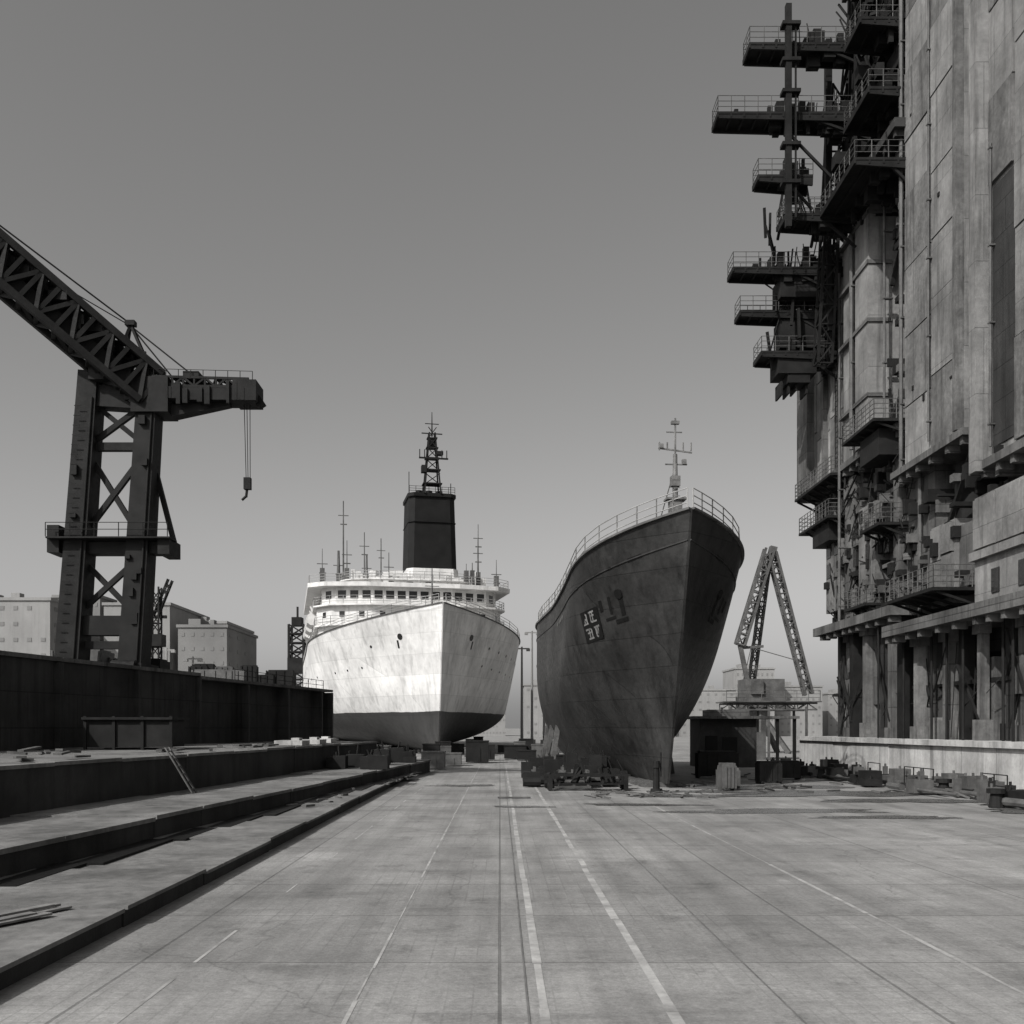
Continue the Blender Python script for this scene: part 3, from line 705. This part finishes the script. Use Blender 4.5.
b=B(); b.cyl((7.1,45.4,.02),(7.1,45.4,.25),.3,.26,12); b.cyl((7.1,45.4,.25),(7.1,45.4,1.2),.16,.13,10); b.cyl((7.1,45.4,1.2),(7.1,45.4,1.5),.19,.15,10); b.cyl((7.3,45.4,.8),(7.3,45.4,1.9),.04,.03); b.make('mooring_post',M['steel'])
b=B()
for i in range(40):
    x=R(4,9.5); y=R(42,47); b.beam((x,y,.05),(x+R(-.8,.8),y+R(-.4,.4),.05+R(0,.12)),R(.04,.16),.05)
for i in range(40):
    x=R(9.5,18); y=R(45,64); b.beam((x,y,.06),(x+R(-1,1),y+R(-.8,.8),.06+R(0,.15)),R(.05,.2),.07)
b.box(-.1,1.3,42.5,42.7,.02,.07)
b.make('scrap_timber',M['timber'])
for (x,y,w,h) in ((11.4,50,.5,.9),(14.5,54,.6,1.1),(13,60,1.2,1.5),(16.5,58,.8,1),(10.9,48,.35,1.2)):
    b=B(); b.box(x-w,x+w,y-.5,y+.5,.12,h); b.box(x-w*.9,x+w*.9,y-.4,y+.4,h,h+.12); b.box(x-w,x-w+.1,y-.4,y+.4,0,.12); b.box(x+w-.1,x+w,y-.4,y+.4,0,.12)
    for k in (-.5,0,.5): b.box(x+k*w-.04,x+k*w+.04,y-.55,y-.5,.15,h-.05)
    b.make('tool_chest',M['steel2' if w<.6 else 'steel'])
# ---- background ----
def building(name,x0_,x1_,y0_,y1_,z1_,floors,cols,mn='far',wn='fard_haze'):
    e=empty(name,((x0_+x1_)/2,y0_,0)); b=B(); b.box(x0_,x1_,y0_,y1_,0,z1_)
    b.make('walls',M[mn],e); b=B(); b.box(x0_-.3,x1_+.3,y0_-.3,y1_+.3,z1_,z1_+.6)
    w_=x1_-x0_; b.box(x0_+w_*.15,x0_+w_*.4,y0_+2,y0_+8,z1_+.6,z1_+2); b.box(x0_+w_*.6,x0_+w_*.68,y0_+2,y0_+4,z1_+.6,z1_+1.8); b.make('parapet_and_plant',M[mn],e)
    g=B(); fh=z1_/floors
    for i in range(floors):
        for k in range(cols):
            if cols>4 and R(0,1)<.2: continue
            cx=x0_+w_*(k+.5)/cols; g.box(cx-w_/cols*.16,cx+w_/cols*.16,y0_-.08,y0_+.1,i*fh+fh*.4,i*fh+fh*.65)
        for k in range(4):
            cy=y0_+(y1_-y0_)*(k+.5)/4; g.box(x1_-.1,x1_+.08,cy-1.2,cy+1.2,i*fh+fh*.4,i*fh+fh*.65)
    g.make('windows',M[wn],e)
building('warehouse_building',-112,-90,200,225,28.5,9,8)
building('office_building',-96,-86,215,240,31,10,6,'fard_haze')
building('concrete_building',-84,-70,212,240,29,1,1)
building('factory_building',-79,-63,230,255,27,7,6)
building('storage_building',-66,-56,205,230,23.6,8,5,'fard_haze','fard_haze')
for i,(px,w,h) in enumerate(((8,20,17),(38,16,22),(60,22,16),(84,14,24),(100,18,18),(-8,10,14),(126,18,16))):
    building('city_block',px,px+w,330+i*9,350+i*9,h,6,8,'far')
e=empty('lattice_tower',(-34,165,0)); b=B()
b.truss((-33.4,165,5),(-33.4,165,20),2.4,2.4,10,.35,.22); b.box(-34.8,-32,163.6,166.4,12,14.5); b.box(-35,-33,163.8,166,8,10); b.box(-34.2,-32.6,164,166,19.8,21.2); b.beam((-33.4,165,21),(-33.4,165,23),.3); b.box(-35.6,-31.6,163,167,0,7)
b.make('frame',M['steel'],e)
for (x,y,h) in ((-50,150,15),(-43,140,13),(3.5,160,16),(5.6,175,20),(7.5,170,14)):
    b=B(); b.cyl((x,y,0),(x,y,h),.25,.15); b.beam((x-1.2,y,h-.3),(x+1.2,y,h-.3),.2); b.box(x-.6,x+.6,y-.6,y+.6,0,1); b.box(x-1.3,x-.7,y-.3,y+.3,h-.7,h-.3); b.box(x+.7,x+1.3,y-.3,y+.3,h-.7,h-.3); b.make('lamp_mast',M['far'])
e=empty('jib_crane',(-47,135,5.8)); b=B()
b.truss((-46.5,135,5.8),(-46.5,135,22),1.2,1.2,10,.2,.12); b.box(-47.6,-45.4,134,136,14,15.6); b.truss((-46.5,135,18),(-44.5,135,23),.6,.6,4,.15,.1); b.beam((-48,135,18),(-45,135,18),.4)
b.make('frame',M['steel'],e)
for i in range(26):
    b=B(); x=R(-3.5,5.5) if i<18 else R(-10,-3); y=R(72,130) if i<18 else R(66,95); w=R(.3,1.1); h=R(.5,1.9)
    b.box(x-w,x+w,y-w,y+w,.1,h); b.box(x-w*1.05,x+w*1.05,y-w*1.05,y+w*1.05,h,h+.1); b.box(x-w*.3,x+w*.3,y-w-.05,y-w,.1,h*.7); b.make('site_cabin' if h>1.4 else 'equipment_box',M[random.choice(['steel','steel','steel2'])])

# ---------------- camera, light, sky ----------------
cam=bpy.data.cameras.new('camera'); co=bpy.data.objects.new('camera',cam); sc.collection.objects.link(co); sc.camera=co
cam.sensor_width=36; cam.lens=36*1000/1024; cam.clip_end=9000; cam.clip_start=.1
co.location=(0,0,3); co.rotation_euler=(math.radians(90),0,0); cam.shift_x=12/1024; cam.shift_y=216/1024
S=Vector((-.53,-.57,.62)).normalized(); el=math.asin(S.z)
sl=bpy.data.lights.new('sun','SUN'); so=bpy.data.objects.new('sun',sl); sc.collection.objects.link(so)
sl.energy=4.6; sl.angle=math.radians(.5); sl.color=(1,.985,.965); so.rotation_euler=S.to_track_quat('Z','Y').to_euler()
w=bpy.data.worlds.new('World'); sc.world=w; w.use_nodes=True; nt=w.node_tree; N=nt.nodes; L=nt.links
sky=N.new('ShaderNodeTexSky'); sky.sky_type='NISHITA'; sky.sun_disc=False; sky.sun_elevation=el; sky.sun_rotation=math.atan2(S.x,S.y); sky.dust_density=4.; sky.air_density=1.
bw=N.new('ShaderNodeRGBToBW'); L.new(sky.outputs[0],bw.inputs[0])
tc=N.new('ShaderNodeTexCoord'); sp=N.new('ShaderNodeSeparateXYZ'); L.new(tc.outputs['Generated'],sp.inputs[0])
mr=N.new('ShaderNodeMapRange'); L.new(sp.outputs[2],mr.inputs[0]); mr.inputs[1].default_value=0; mr.inputs[2].default_value=.4; mr.inputs[3].default_value=1; mr.inputs[4].default_value=0
pw=N.new('ShaderNodeMath'); pw.operation='POWER'; L.new(mr.outputs[0],pw.inputs[0]); pw.inputs[1].default_value=2.2
ml=N.new('ShaderNodeMath'); ml.operation='MULTIPLY'; L.new(pw.outputs[0],ml.inputs[0]); ml.inputs[1].default_value=1.35
ad=N.new('ShaderNodeMath'); ad.operation='ADD'; L.new(bw.outputs[0],ad.inputs[0]); L.new(ml.outputs[0],ad.inputs[1])
cc=N.new('ShaderNodeCombineColor')
for i in range(3):
    t=N.new('ShaderNodeMath'); t.operation='MULTIPLY'; L.new(ad.outputs[0],t.inputs[0]); t.inputs[1].default_value=(1.0,.99,.98)[i]; L.new(t.outputs[0],cc.inputs[i])
bg=N['Background']; L.new(cc.outputs[0],bg.inputs[0]); bg.inputs[1].default_value=.132
